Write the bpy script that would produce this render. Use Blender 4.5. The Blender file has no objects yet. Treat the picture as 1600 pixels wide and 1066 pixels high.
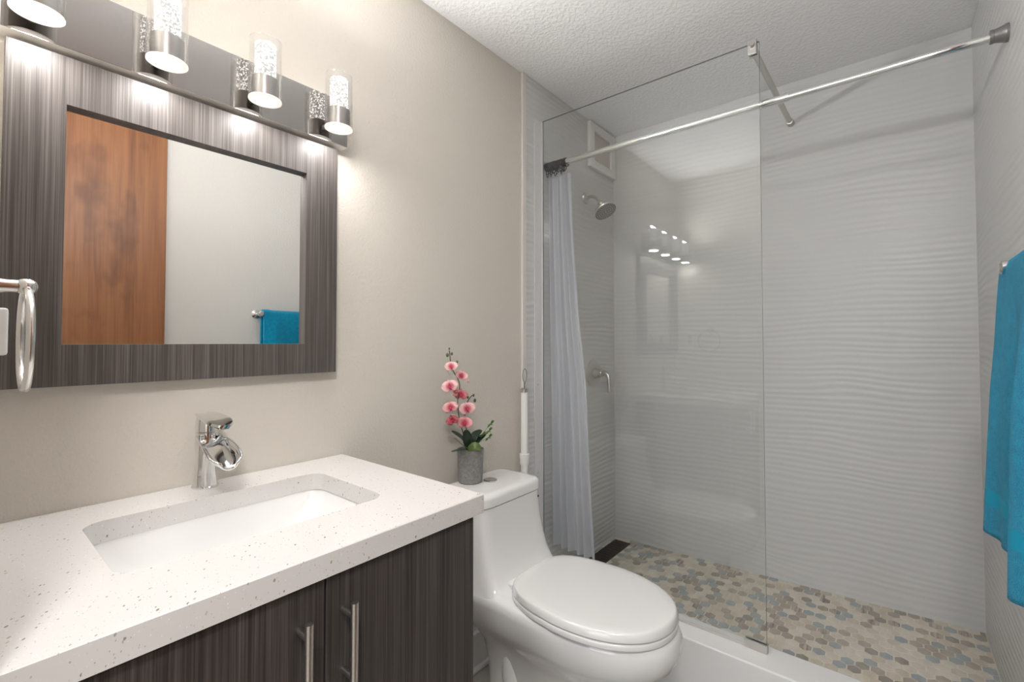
import bpy, bmesh, math, random
from mathutils import Vector, Matrix
random.seed(7)
PI = math.pi
C = bpy.context.scene.collection

# ------------------------------------------------------------------ camera, world, exposure
scene = bpy.context.scene
CAM = Vector((1.265, 0.0, 1.187))
yaw, pitch, roll = math.radians(38.6508), math.radians(1.3399), math.radians(-0.0468)
fw = Vector((-math.sin(yaw)*math.cos(pitch), math.cos(yaw)*math.cos(pitch), math.sin(pitch)))
rt0 = Vector((math.cos(yaw), math.sin(yaw), 0)); up0 = rt0.cross(fw)
rt = rt0*math.cos(roll) + up0*math.sin(roll); up = up0*math.cos(roll) - rt0*math.sin(roll)
cd = bpy.data.cameras.new('camera'); cam = bpy.data.objects.new('camera', cd); C.objects.link(cam)
cd.sensor_fit = 'HORIZONTAL'; cd.sensor_width = 36; cd.lens = 718.9122/1600*36
cd.shift_x = -(820.383-800)/1600; cd.shift_y = -(533-517.789)/1600
cd.clip_start = 0.01
cam.matrix_world = Matrix(((rt.x, up.x, -fw.x, CAM.x), (rt.y, up.y, -fw.y, CAM.y), (rt.z, up.z, -fw.z, CAM.z), (0, 0, 0, 1)))
scene.camera = cam
scene.view_settings.view_transform = 'Standard'; scene.view_settings.look = 'None'
scene.view_settings.gamma = 1; scene.view_settings.use_curve_mapping = False
scene.view_settings.exposure = 0.25
w = bpy.data.worlds.new('world'); scene.world = w; w.use_nodes = True
w.node_tree.nodes['Background'].inputs[0].default_value = (0.85, 0.92, 1.0, 1)
w.node_tree.nodes['Background'].inputs[1].default_value = 1.0

WARM = (1.0, 0.985, 0.97)
def area_light(name, loc, direction, size, power, color, size_y=None, shape=None, parent=None, spread=PI):
    l = bpy.data.lights.new(name, 'AREA'); l.energy = power; l.color = color
    l.shape = shape or ('RECTANGLE' if size_y else 'SQUARE'); l.size = size; l.spread = spread
    if size_y: l.size_y = size_y
    o = bpy.data.objects.new(name, l); C.objects.link(o)
    o.location = loc; o.rotation_euler = Vector(direction).to_track_quat('-Z', 'Y').to_euler()
    if parent: o.parent = parent
    return o
P_WINDOW_FILL, P_DOWN, P_UP, P_HALL_FILL = 17.0, 0.75, 4.6, 22.0
area_light('window_fill_light', (1.1, -2.27, 1.45), (0, 1, 0), 1.5, P_WINDOW_FILL, (0.93, 0.96, 1.0), size_y=1.5)  # added fill light from behind the camera, placed at the hall window

# ------------------------------------------------------------------ room numbers (metres)
W, YR, CZ, FZ = 1.524, 2.3945, 2.377, -0.055
Y0 = 0.025                      # wall with the towel ring
YT = 1.577                     # tiled part of the left wall starts
YG = 1.699                     # glass panel
DOOR_X0, DOOR_X1, DOOR_Z = 0.585, 1.47, 2.34

# ------------------------------------------------------------------ mesh helpers
def bm_new(): return bmesh.new()
def box(bm, x0, x1, y0, y1, z0, z1, bevel=0.0, seg=2, mat=0):
    r = bmesh.ops.create_cube(bm, size=1.0)
    vs = r['verts']
    for v in vs:
        v.co = Vector(((x0+x1)/2 + v.co.x*(x1-x0), (y0+y1)/2 + v.co.y*(y1-y0), (z0+z1)/2 + v.co.z*(z1-z0)))
    fs = set(f for v in vs for f in v.link_faces)
    for f in fs: f.material_index = mat
    if bevel:
        es = list(set(e for v in vs for e in v.link_edges))
        bmesh.ops.bevel(bm, geom=es, offset=bevel, segments=seg, profile=0.5, affect='EDGES')
def loft(bm, rings, cap0=True, cap1=True, closed=True, mat=0):
    vr = [[bm.verts.new(p) for p in r] for r in rings]
    n = len(vr[0])
    for a, b in zip(vr[:-1], vr[1:]):
        for i in range(n if closed else n-1):
            j = (i+1) % n
            f = bm.faces.new((a[i], a[j], b[j], b[i])); f.material_index = mat
    if cap0: bm.faces.new(list(reversed(vr[0]))).material_index = mat
    if cap1: bm.faces.new(vr[-1]).material_index = mat
    return vr
def basis(d):
    d = Vector(d).normalized()
    a = Vector((0, 0, 1)) if abs(d.z) < 0.9 else Vector((1, 0, 0))
    u = d.cross(a).normalized(); return u, d.cross(u).normalized()
def tube(bm, pts, r, seg=16, cap=True, mat=0):
    pts = [Vector(p) for p in pts]; rs = r if isinstance(r, (list, tuple)) else [r]*len(pts)
    u = None; rings = []
    for i, p in enumerate(pts):
        d = (pts[min(i+1, len(pts)-1)] - pts[max(i-1, 0)]).normalized()
        if u is None: u, _ = basis(d)
        u = (u - d*u.dot(d)).normalized(); v = d.cross(u)
        rings.append([p + (u*math.cos(2*PI*k/seg) + v*math.sin(2*PI*k/seg))*rs[i] for k in range(seg)])
    loft(bm, rings, cap, cap, mat=mat)
def lathe(bm, base, axis, prof, seg=32, cap0=True, cap1=True, mat=0):
    base = Vector(base); axis = Vector(axis).normalized(); u, v = basis(axis)
    rings = [[base + axis*h + (u*math.cos(2*PI*k/seg) + v*math.sin(2*PI*k/seg))*r for k in range(seg)] for r, h in prof]
    loft(bm, rings, cap0, cap1, mat=mat)
def torus(bm, c, axis, R, r, seg=48, sub=12, a0=0, a1=2*PI):
    c = Vector(c); u, v = basis(axis); ax = Vector(axis).normalized()
    full = abs(a1-a0-2*PI) < 1e-6
    n = seg if full else seg+1
    rings = []
    for i in range(n):
        t = a0 + (a1-a0)*i/seg; d = u*math.cos(t) + v*math.sin(t)
        rings.append([c + d*(R + r*math.cos(2*PI*k/sub)) + ax*(r*math.sin(2*PI*k/sub)) for k in range(sub)])
    if full: rings.append(rings[0]); vr = loft(bm, rings, False, False); bmesh.ops.remove_doubles(bm, verts=bm.verts, dist=1e-6)
    else: loft(bm, rings)
def ball(bm, c, rx, ry=None, rz=None, seg=20, rot=None):
    r = bmesh.ops.create_uvsphere(bm, u_segments=seg, v_segments=max(8, seg//2), radius=1)
    for v in r['verts']:
        p = Vector((v.co.x*rx, v.co.y*(ry or rx), v.co.z*(rz or rx)))
        if rot: p = rot @ p
        v.co = Vector(c) + p
def frame_plate(bm, axis, d0, d1, outer, inner, bevel=0.0):
    """rectangular frame, axis 'x' : lies in a plane of constant x between d0 and d1; outer/inner = (y0,y1,z0,z1)"""
    oy0, oy1, oz0, oz1 = outer; iy0, iy1, iz0, iz1 = inner
    def P(d, a, b): return (d, a, b) if axis == 'x' else (a, d, b)
    O = [(oy0, oz0), (oy1, oz0), (oy1, oz1), (oy0, oz1)]; I = [(iy0, iz0), (iy1, iz0), (iy1, iz1), (iy0, iz1)]
    o0 = [bm.verts.new(P(d0, *p)) for p in O]; o1 = [bm.verts.new(P(d1, *p)) for p in O]
    i0 = [bm.verts.new(P(d0, *p)) for p in I]; i1 = [bm.verts.new(P(d1, *p)) for p in I]
    for k in range(4):
        j = (k+1) % 4
        for q in ((o1[k], o1[j], i1[j], i1[k]), (o0[j], o0[k], i0[k], i0[j]), (o0[k], o0[j], o1[j], o1[k]), (i0[j], i0[k], i1[k], i1[j])):
            bm.faces.new(q)
    if bevel:
        bmesh.ops.bevel(bm, geom=list(bm.edges), offset=bevel, segments=2, profile=0.5, affect='EDGES')

def thing(name, label, cat, loc=(0, 0, 0), group=None, kind=None):
    o = bpy.data.objects.new(name, None); C.objects.link(o); o.empty_display_size = 0.05
    o.location = loc; tag(o, label, cat, group, kind); return o
def tag(o, label=None, cat=None, group=None, kind=None):
    if label: o['label'] = label
    if cat: o['category'] = cat
    if group: o['group'] = group
    if kind: o['kind'] = kind
    return o
def base_loc(o):
    p = Vector((0, 0, 0))
    while o: p = p + Vector(o.location); o = o.parent
    return p
def obj(name, bm, mat, parent=None, loc=None, smooth=35, label=None):
    """build coordinates are world coordinates; stored relative to the parent thing (or to loc)"""
    bmesh.ops.recalc_face_normals(bm, faces=bm.faces)
    org = base_loc(parent) if parent else Vector(loc or (0, 0, 0))
    if org.length: bmesh.ops.translate(bm, verts=bm.verts, vec=-org)
    me = bpy.data.meshes.new(name); bm.to_mesh(me); bm.free()
    for m in (mat if isinstance(mat, (list, tuple)) else [mat]): me.materials.append(m)
    if smooth:
        me.shade_smooth(); me.set_sharp_from_angle(angle=math.radians(smooth))
    o = bpy.data.objects.new(name, me); C.objects.link(o)
    if smooth == 35:
        wn_ = o.modifiers.new('weighted', 'WEIGHTED_NORMAL'); wn_.keep_sharp = True; wn_.weight = 100
    if parent: o.parent = parent
    elif loc: o.location = loc
    if label: o['label'] = label
    return o
def struct(name, bm, mat, parent=None, smooth=0, label=None, cat=None):
    o = obj(name, bm, mat, parent, smooth=smooth)
    if not parent:
        o['kind'] = 'structure'
        if label: o['label'] = label
        if cat: o['category'] = cat
    return o
def subsurf(o, n=2):
    m = o.modifiers.new('sub', 'SUBSURF'); m.levels = n; m.render_levels = n
def solidify(o, t, off=0):
    m = o.modifiers.new('solid', 'SOLIDIFY'); m.thickness = t; m.offset = off

# ------------------------------------------------------------------ materials
class NT:
    def __init__(s, name):
        s.m = bpy.data.materials.new(name); s.m.use_nodes = True; s.t = s.m.node_tree
        s.b = s.t.nodes['Principled BSDF']; s.out = s.t.nodes['Material Output']
    def n(s, typ, **kw):
        nd = s.t.nodes.new(typ)
        for k, v in kw.items():
            if k in nd.inputs.keys(): nd.inputs[k].default_value = v
            else: setattr(nd, k, v)
        return nd
    def l(s, a, b): s.t.links.new(a, b)
    def coord(s, scale=(1, 1, 1), rot=(0, 0, 0), loc=(0, 0, 0)):
        tc = s.n('ShaderNodeTexCoord'); mp = s.n('ShaderNodeMapping')
        mp.inputs['Scale'].default_value = scale; mp.inputs['Rotation'].default_value = rot; mp.inputs['Location'].default_value = loc
        s.l(tc.outputs['Object'], mp.inputs['Vector']); return mp.outputs['Vector']
    def noise(s, vec, scale, detail=2, rough=0.5, dist=0.0):
        nd = s.n('ShaderNodeTexNoise'); nd.inputs['Scale'].default_value = scale; nd.inputs['Detail'].default_value = detail
        nd.inputs['Roughness'].default_value = rough; nd.inputs['Distortion'].default_value = dist
        s.l(vec, nd.inputs['Vector']); return nd
    def ramp(s, fac, stops, interp='LINEAR'):
        r = s.n('ShaderNodeValToRGB'); r.color_ramp.interpolation = interp; e = r.color_ramp.elements
        while len(e) < len(stops): e.new(0.5)
        for el, (p, c) in zip(e, stops): el.position = p; el.color = (*c, 1) if len(c) == 3 else c
        s.l(fac, r.inputs['Fac']); return r
    def mix(s, fac, a, b, blend='MIX'):
        m = s.n('ShaderNodeMix', data_type='RGBA', blend_type=blend)
        for k, v in ((0, fac), (6, a), (7, b)):
            if hasattr(v, 'node'): s.l(v, m.inputs[k])
            else: m.inputs[k].default_value = v if k == 0 else (*v, 1)
        return m.outputs[2]
    def math(s, op, a, b=None):
        m = s.n('ShaderNodeMath', operation=op)
        for i, v in enumerate((a, b)):
            if v is None: continue
            if hasattr(v, 'node'): s.l(v, m.inputs[i])
            else: m.inputs[i].default_value = v
        return m.outputs[0]
    def bump(s, height, dist=0.001, strength=1.0):
        b = s.n('ShaderNodeBump'); b.inputs['Strength'].default_value = strength; b.inputs['Distance'].default_value = dist
        s.l(height, b.inputs['Height']); s.l(b.outputs['Normal'], s.b.inputs['Normal']); return b
    def col(s, c, rough=0.5, metal=0.0, coat=0.0, spec=None):
        if hasattr(c, 'node'): s.l(c, s.b.inputs['Base Color'])
        else: s.b.inputs['Base Color'].default_value = (*c, 1)
        s.b.inputs['Roughness'].default_value = rough; s.b.inputs['Metallic'].default_value = metal
        if coat: s.b.inputs['Coat Weight'].default_value = coat; s.b.inputs['Coat Roughness'].default_value = 0.03
        if spec is not None: s.b.inputs['Specular IOR Level'].default_value = spec
        return s
def plain(name, c, rough=0.5, metal=0.0, coat=0.0, spec=None): return NT(name).col(c, rough, metal, coat, spec).m

def wall_paint(name, c):
    s = NT(name).col(c, 0.55, spec=0.35); v = s.coord()
    n1 = s.noise(v, 120, 3, 0.55); n2 = s.noise(v, 330, 2)
    h = s.math('ADD', n1.outputs['Fac'], s.math('MULTIPLY', n2.outputs['Fac'], 0.3))
    s.bump(h, 0.0022, 0.75); return s.m
M_PAINT = wall_paint('wall_paint', (0.65, 0.61, 0.55))
M_PAINT_R = wall_paint('wall_paint_right', (0.72, 0.70, 0.665))
def ceil_mat():
    s = NT('ceiling_texture').col((0.88, 0.88, 0.88), 0.8, spec=0.2); v = s.coord()
    n1 = s.noise(v, 75, 4, 0.6); r = s.ramp(n1.outputs['Fac'], [(0.42, (0, 0, 0)), (0.62, (1, 1, 1))])
    s.bump(r.outputs['Color'], 0.003, 0.45); return s.m
M_CEIL = ceil_mat()
def wave_tile(name, axis, loc, amount=0.30):
    s = NT(name).col((0.62, 0.62, 0.61), 0.30, spec=0.35)
    sc = (0.9, 1, 1) if axis == 'x' else (1, 0.9, 1)
    v = s.coord(sc, loc=loc)
    warp = s.noise(s.coord((1.7, 1.7, 3.2), loc=loc), 1.0, 1.5, 0.5)
    warp2 = s.noise(s.coord((2.2, 2.2, 9.0), loc=loc), 1.0, 1.0, 0.5)
    sep = s.n('ShaderNodeSeparateXYZ'); s.l(v, sep.inputs[0])
    z = s.math('MULTIPLY', sep.outputs['Z'], 2*PI/0.026)
    ph = s.math('ADD', s.math('MULTIPLY', warp.outputs['Fac'], 17.0), s.math('MULTIPLY', warp2.outputs['Fac'], 10.0))
    h = s.math('SINE', s.math('ADD', z, ph))
    ampn = s.noise(s.coord((1.3, 1.3, 8), loc=loc), 1.0, 1.0)
    h = s.math('MULTIPLY', h, s.math('ADD', 0.15, ampn.outputs['Fac']))
    s.bump(h, 0.0016, amount); return s.m
M_TILE_REAR = wave_tile('wave_tile_rear', 'x', (0, 0, 0))
M_TILE_LEFT = wave_tile('wave_tile_left', 'y', (3.1, 0.7, 1.3), 0.75)
M_TILE_RIGHT = wave_tile('wave_tile_right', 'y', (5.3, 2.1, 0.4), 0.6)
M_WHITE_TRIM = plain('white_trim_paint', (0.80, 0.79, 0.78), 0.35)
M_EDGE_TRIM = plain('tile_edge_trim', (0.70, 0.66, 0.64), 0.4)
M_PORCELAIN = plain('porcelain', (0.80, 0.795, 0.79), 0.12, coat=0.6)
M_SEAT = plain('seat_plastic', (0.78, 0.775, 0.765), 0.14, coat=0.4)
M_PLASTIC = plain('white_plastic', (0.80, 0.80, 0.79), 0.35)
M_CURB = plain('cultured_marble', (0.80, 0.79, 0.785), 0.2)
def floor_mat():
    s = NT('floor_tile'); v = s.coord(); n = s.noise(v, 6, 4, 0.6)
    s.col(s.ramp(n.outputs['Fac'], [(0.3, (0.36, 0.335, 0.30)), (0.7, (0.46, 0.43, 0.39))]).outputs['Color'], 0.35); return s.m
M_FLOOR = floor_mat()
def quartz():
    s = NT('quartz_counter'); v = s.coord((1, 1, 1), rot=(0.5, 0.4, 0.6))
    vv = s.n('ShaderNodeVectorMath', operation='MULTIPLY'); s.l(v, vv.inputs[0]); vv.inputs[1].default_value = (1.0, 1.9, 1.0)
    def specks(scale, dist_thr, pick):
        vo = s.n('ShaderNodeTexVoronoi'); vo.inputs['Scale'].default_value = scale; vo.inputs['Randomness'].default_value = 1
        s.l(vv.outputs[0], vo.inputs['Vector'])
        sep = s.n('ShaderNodeSeparateColor'); s.l(vo.outputs['Color'], sep.inputs[0])
        near = s.math('LESS_THAN', vo.outputs['Distance'], s.math('MULTIPLY', sep.outputs[1], dist_thr))
        p = s.math('GREATER_THAN', sep.outputs[0], pick)
        return s.math('MULTIPLY', near, p), sep.outputs[2]
    m1, c1 = specks(125, 0.36, 0.84)
    m2, c2 = specks(300, 0.40, 0.70)
    dark = s.ramp(c1, [(0.0, (0.22, 0.17, 0.13)), (1.0, (0.55, 0.49, 0.43))]).outputs['Color']
    dark2 = s.ramp(c2, [(0.0, (0.36, 0.31, 0.27)), (1.0, (0.9, 0.88, 0.86))]).outputs['Color']
    c = s.mix(m2, (0.67, 0.655, 0.64), dark2); c = s.mix(m1, c, dark)
    s.col(c, 0.16, spec=0.5); return s.m
M_QUARTZ = quartz()
def laminate(name, lo, mid, hi, rough):
    s = NT(name); v = s.coord((420, 420, 3.0)); n = s.noise(v, 1.0, 3, 0.65)
    v2 = s.coord((60, 60, 0.8)); n2 = s.noise(v2, 1.0, 2, 0.5)
    f = s.math('ADD', s.math('MULTIPLY', n.outputs['Fac'], 0.72), s.math('MULTIPLY', n2.outputs['Fac'], 0.28))
    s.col(s.ramp(f, [(0.36, lo), (0.50, mid), (0.66, hi)]).outputs['Color'], rough, spec=0.4)
    s.bump(n.outputs['Fac'], 0.0004, 0.5); return s.m
M_CAB = laminate('dark_woodgrain_cabinet', (0.024, 0.0195, 0.0178), (0.048, 0.040, 0.037), (0.092, 0.08, 0.074), 0.42)
M_FRAME_LIT = laminate('woodgrain_frame_lit', (0.05, 0.043, 0.039), (0.088, 0.077, 0.072), (0.155, 0.14, 0.132), 0.40)  # cabinet laminate in paler tones, with the lamp light put into its colour
M_CHROME = plain('chrome', (0.80, 0.80, 0.80), 0.06, 1.0)
M_NICKEL = plain('brushed_nickel', (0.62, 0.60, 0.57), 0.28, 1.0)
M_SATIN = plain('satin_chrome', (0.72, 0.70, 0.68), 0.2, 1.0)
M_LAMP = plain('lamp_satin_nickel', (0.42, 0.405, 0.39), 0.3, 1.0)
M_PLATE = plain('polished_dark_plate', (0.40, 0.385, 0.37), 0.04, 1.0)
M_PLATE_EDGE_LIT = plain('plate_edge_satin_lit', (0.80, 0.76, 0.71), 0.4, 0.25)  # satin plate edge, pale colour stands in for the lamp glow on it
M_MIRROR = plain('mirror_silver', (0.93, 0.935, 0.93), 0.0, 1.0)
M_CHANNEL = plain('glass_channel', (0.66, 0.66, 0.66), 0.2)
M_BLACK = plain('black_hook', (0.008, 0.008, 0.009), 0.25, spec=0.6)
M_DARK = plain('dark_recess', (0.02, 0.018, 0.016), 0.6)
M_BRONZE = plain('dark_bronze_drain', (0.045, 0.034, 0.022), 0.4, 0.6)
M_CONCRETE = None
def thin_glass(name, tint=(1, 1, 1), boost=1.0):
    s = NT(name); s.t.nodes.remove(s.b)
    geo = s.n('ShaderNodeNewGeometry'); ior = s.math('ADD', 1.5, s.math('MULTIPLY', geo.outputs['Backfacing'], 1/1.5-1.5))
    fr = s.n('ShaderNodeFresnel'); s.l(ior, fr.inputs['IOR'])
    tr = s.n('ShaderNodeBsdfTransparent'); tr.inputs[0].default_value = (*tint, 1)
    gl = s.n('ShaderNodeBsdfGlossy'); gl.inputs['Roughness'].default_value = 0.0; gl.inputs[0].default_value = (1, 1, 1, 1)
    mx = s.n('ShaderNodeMixShader'); s.l(s.math('MULTIPLY', fr.outputs[0], boost), mx.inputs[0])
    s.l(tr.outputs[0], mx.inputs[1]); s.l(gl.outputs[0], mx.inputs[2]); s.l(mx.outputs[0], s.out.inputs['Surface']); return s.m
M_GLASS = thin_glass('clear_glass', (0.985, 0.992, 0.988), 1.0)
M_TUBE = thin_glass('clear_tube_glass', (0.97, 0.97, 0.97), 1.6)
M_GLASS_EDGE = plain('glass_cut_edge', (0.18, 0.20, 0.19), 0.2)
def crystal():
    s = NT('bubble_crystal_lit'); v = s.coord()
    vo = s.n('ShaderNodeTexVoronoi'); vo.inputs['Scale'].default_value = 230; s.l(v, vo.inputs['Vector'])
    n = s.noise(v, 120, 3, 0.7)
    f = s.math('ADD', vo.outputs['Distance'], s.math('MULTIPLY', n.outputs['Fac'], 0.7))
    r = s.ramp(f, [(0.46, (1, 0.985, 0.96)), (0.66, (0.42, 0.41, 0.39)), (0.95, (0.10, 0.097, 0.092))])
    s.col((0.15, 0.15, 0.15), 0.1); s.l(r.outputs['Color'], s.b.inputs['Emission Color']); s.b.inputs['Emission Strength'].default_value = 4.4
    return s.m
M_CRYSTAL = crystal()
def emit(name, c, st):
    s = NT(name).col((0.8, 0.8, 0.8), 0.4); s.b.inputs['Emission Color'].default_value = (*c, 1); s.b.inputs['Emission Strength'].default_value = st; return s.m
M_LENS = emit('lamp_lens', (1, 0.93, 0.84), 9.0)
M_LENS_RIM = emit('lamp_lens_rim', (1, 0.90, 0.80), 0.55)
def door_wood():
    s = NT('orange_wood_door'); v = s.coord((22, 22, 1.1)); n = s.noise(v, 1.0, 5, 0.62, 0.6)
    n2 = s.noise(s.coord((5, 5, 3.0)), 1.0, 3, 0.6); n3 = s.noise(s.coord((150, 150, 2.5)), 1.0, 2)
    c = s.ramp(n.outputs['Fac'], [(0.25, (0.15, 0.052, 0.018)), (0.5, (0.27, 0.105, 0.038)), (0.75, (0.34, 0.145, 0.055))]).outputs['Color']
    kn = s.ramp(n2.outputs['Fac'], [(0.30, (0.55, 0.48, 0.42)), (0.45, (1, 1, 1))]).outputs['Color']
    c = s.mix(1.0, c, kn, 'MULTIPLY')
    c = s.mix(0.25, c, s.ramp(n3.outputs['Fac'], [(0.35, (0.5, 0.45, 0.4)), (0.6, (1, 1, 1))]).outputs['Color'], 'MULTIPLY')
    s.col(c, 0.4); return s.m
M_DOOR = door_wood()
def terry(name, c1, c2):
    s = NT(name); v = s.coord(); n = s.noise(v, 420, 3, 0.7); n2 = s.noise(v, 60, 2)
    f = s.math('ADD', s.math('MULTIPLY', n.outputs['Fac'], 0.7), s.math('MULTIPLY', n2.outputs['Fac'], 0.3))
    s.col(s.ramp(f, [(0.35, c1), (0.62, c2)]).outputs['Color'], 0.95, spec=0.1)
    s.b.inputs['Sheen Weight'].default_value = 0.35; s.b.inputs['Sheen Tint'].default_value = (0.5, 0.85, 1, 1)
    s.bump(n.outputs['Fac'], 0.004, 0.9); return s.m
M_TOWEL = terry('blue_terry', (0.0, 0.185, 0.36), (0.004, 0.34, 0.56))
M_TOWEL_BAND = plain('blue_woven_band', (0.0, 0.30, 0.47), 0.7)
def curtain_mat():
    s = NT('sheer_curtain'); s.t.nodes.remove(s.b)
    d = s.n('ShaderNodeBsdfDiffuse'); d.inputs[0].default_value = (0.74, 0.75, 0.80, 1)
    t = s.n('ShaderNodeBsdfTranslucent'); t.inputs[0].default_value = (0.76, 0.77, 0.82, 1)
    tr = s.n('ShaderNodeBsdfTransparent'); tr.inputs[0].default_value = (0.95, 0.95, 0.97, 1)
    m1 = s.n('ShaderNodeMixShader'); m1.inputs[0].default_value = 0.4; s.l(d.outputs[0], m1.inputs[1]); s.l(t.outputs[0], m1.inputs[2])
    m2 = s.n('ShaderNodeMixShader'); m2.inputs[0].default_value = 0.06; s.l(m1.outputs[0], m2.inputs[1]); s.l(tr.outputs[0], m2.inputs[2])
    s.l(m2.outputs[0], s.out.inputs['Surface']); return s.m
M_CURTAIN = curtain_mat()
def concrete():
    s = NT('grey_concrete_pot'); v = s.coord(); n = s.noise(v, 110, 4, 0.7)
    s.col(s.ramp(n.outputs['Fac'], [(0.3, (0.17, 0.165, 0.16)), (0.7, (0.30, 0.295, 0.29))]).outputs['Color'], 0.75)
    s.bump(n.outputs['Fac'], 0.001, 0.5); return s.m
M_CONCRETE = concrete()
M_LEAF = plain('dark_green_leaf', (0.010, 0.030, 0.012), 0.35)
M_LEAF_L = plain('pale_green_leaf', (0.12, 0.17, 0.05), 0.45)
M_SPRIG = plain('fresh_green_sprig', (0.13, 0.26, 0.06), 0.5)
M_BUD = plain('green_bud', (0.06, 0.11, 0.035), 0.5)
M_STEM = plain('orchid_stem', (0.075, 0.055, 0.03), 0.6)
def petal_mat():
    s = NT('orchid_petal'); at = s.n('ShaderNodeVertexColor', layer_name='tint'); s.col(at.outputs['Color'], 0.55)
    s.b.inputs['Subsurface Weight'].default_value = 0.0; return s.m
M_PETAL = petal_mat()
M_LIP = plain('magenta_orchid_lip', (0.55, 0.03, 0.12), 0.5)
def tile_mat(name, a, b, stripes=False):
    s = NT(name); rot = (0, 0, random.uniform(-.3, .3))
    v = s.coord((90, 8, 30), rot) if stripes else s.coord((26, 9, 10), rot)
    n = s.noise(v, 1.0, 3, 0.6)
    s.col(s.ramp(n.outputs['Fac'], [(0.34, a), (0.66, b)]).outputs['Color'], 0.3); return s.m
MOSAIC = [tile_mat('mosaic_cream', (0.62, 0.57, 0.48), (0.72, 0.67, 0.58)),
          tile_mat('mosaic_sand', (0.55, 0.49, 0.395), (0.66, 0.59, 0.49)),
          tile_mat('mosaic_taupe', (0.37, 0.325, 0.27), (0.48, 0.43, 0.37)),
          tile_mat('mosaic_blue_grey', (0.33, 0.36, 0.37), (0.41, 0.44, 0.445)),
          tile_mat('mosaic_banded', (0.19, 0.16, 0.14), (0.58, 0.52, 0.45), True),
          tile_mat('mosaic_grey_brown', (0.28, 0.25, 0.21), (0.38, 0.345, 0.295))]
M_GROUT = plain('mosaic_grout', (0.74, 0.68, 0.58), 0.8)

# ------------------------------------------------------------------ the room shell
T = 0.10
bm = bm_new(); box(bm, -0.9, 2.4, -2.4, 1.65, FZ-0.1, FZ); struct('floor', bm, M_FLOOR)
bm = bm_new(); box(bm, -T, W+T, Y0-0.12, YR+T, CZ, CZ+0.1); struct('ceiling', bm, M_CEIL)
bm = bm_new(); box(bm, -T, 0, Y0-0.1, YR+T, FZ, CZ)
wl = struct('wall_left', bm, M_PAINT)
bm = bm_new(); box(bm, 0.0, 0.009, YT, YR, FZ, CZ-0.001); obj('wave_tile', bm, M_TILE_LEFT, wl, smooth=0)
bm = bm_new(); box(bm, 0.0, 0.012, 1.552, YT, FZ, CZ-0.001, 0.003); obj('tile_edge_trim', bm, M_EDGE_TRIM, wl)
bm = bm_new(); box(bm, -0.0, W, YR, YR+T, FZ, CZ); struct('wall_rear', bm, M_TILE_REAR)
bm = bm_new(); box(bm, W, W+T, Y0-0.1, YR+T, FZ, CZ)
wr = struct('wall_right', bm, M_PAINT_R)
bm = bm_new(); box(bm, W-0.009, W, 1.50, YR, FZ, CZ-0.001); obj('wave_tile', bm, M_TILE_RIGHT, wr, smooth=0)
bm = bm_new()
box(bm, 0, DOOR_X0, Y0-0.1, Y0, FZ, CZ); box(bm, DOOR_X1, W, Y0-0.1, Y0, FZ, CZ); box(bm, DOOR_X0, DOOR_X1, Y0-0.1, Y0, DOOR_Z, CZ)
struct('wall_front', bm, M_PAINT)
# hallway behind the camera
bm = bm_new(); box(bm, -0.9, 2.4, -2.4, Y0-0.12, CZ, CZ+0.1); struct('ceiling_hall', bm, M_CEIL)
bm = bm_new(); box(bm, -0.9, -0.8, -2.4, Y0-0.1, FZ, CZ); struct('wall_hall_left', bm, M_PAINT_R)
bm = bm_new(); box(bm, 2.3, 2.4, -2.4, Y0-0.1, FZ, CZ); struct('wall_hall_right', bm, M_PAINT_R)
bm = bm_new(); box(bm, -0.8, -T, Y0-0.1, Y0, FZ, CZ); box(bm, W+T, 2.3, Y0-0.1, Y0, FZ, CZ); struct('wall_hall_front', bm, M_PAINT_R)
bm = bm_new()
box(bm, -0.8, 0.35, -2.4, -2.3, FZ, CZ); box(bm, 1.85, 2.3, -2.4, -2.3, FZ, CZ); box(bm, 0.35, 1.85, -2.4, -2.3, FZ, 0.7); box(bm, 0.35, 1.85, -2.4, -2.3, 2.2, CZ)
struct('wall_hall_rear', bm, M_PAINT_R)
bm = bm_new()
frame_plate(bm, 'y', -2.4, -2.31, (0.35, 1.85, 0.7, 2.2), (0.40, 1.80, 0.75, 2.15)); box(bm, 0.40, 1.80, -2.37, -2.34, 1.43, 1.47)
wn = struct('fill_window_1', bm, M_WHITE_TRIM)  # unseen window, added to let fill light into the hall
bm = bm_new(); box(bm, 0.40, 1.80, -2.358, -2.352, 0.75, 2.15); obj('pane', bm, M_GLASS, wn, smooth=0)
# door jamb trim on the bathroom side, door swung flat against the right wall
bm = bm_new(); box(bm, DOOR_X0, DOOR_X0+0.012, Y0-0.1, Y0, FZ, DOOR_Z); box(bm, DOOR_X0+0.012, DOOR_X1, Y0-0.1, Y0, DOOR_Z-0.012, DOOR_Z)
struct('trim_1', bm, M_WHITE_TRIM)
bm = bm_new(); box(bm, 1.478, 1.513, -0.06, 0.641, FZ+0.01, DOOR_Z-0.02, 0.002)
dr = struct('door_1', bm, M_DOOR, label='orange brown wooden door standing open against the right wall', cat='door')
bm = bm_new()
lathe(bm, (1.478, 0.585, 0.95), (-1, 0, 0), [(0.028, 0.0), (0.028, 0.004), (0.012, 0.008), (0.011, 0.03), (0.026, 0.04), (0.029, 0.052), (0.022, 0.062), (0.0, 0.063)], cap0=False, cap1=False)
obj('door_knob', bm, M_NICKEL, dr)
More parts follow.
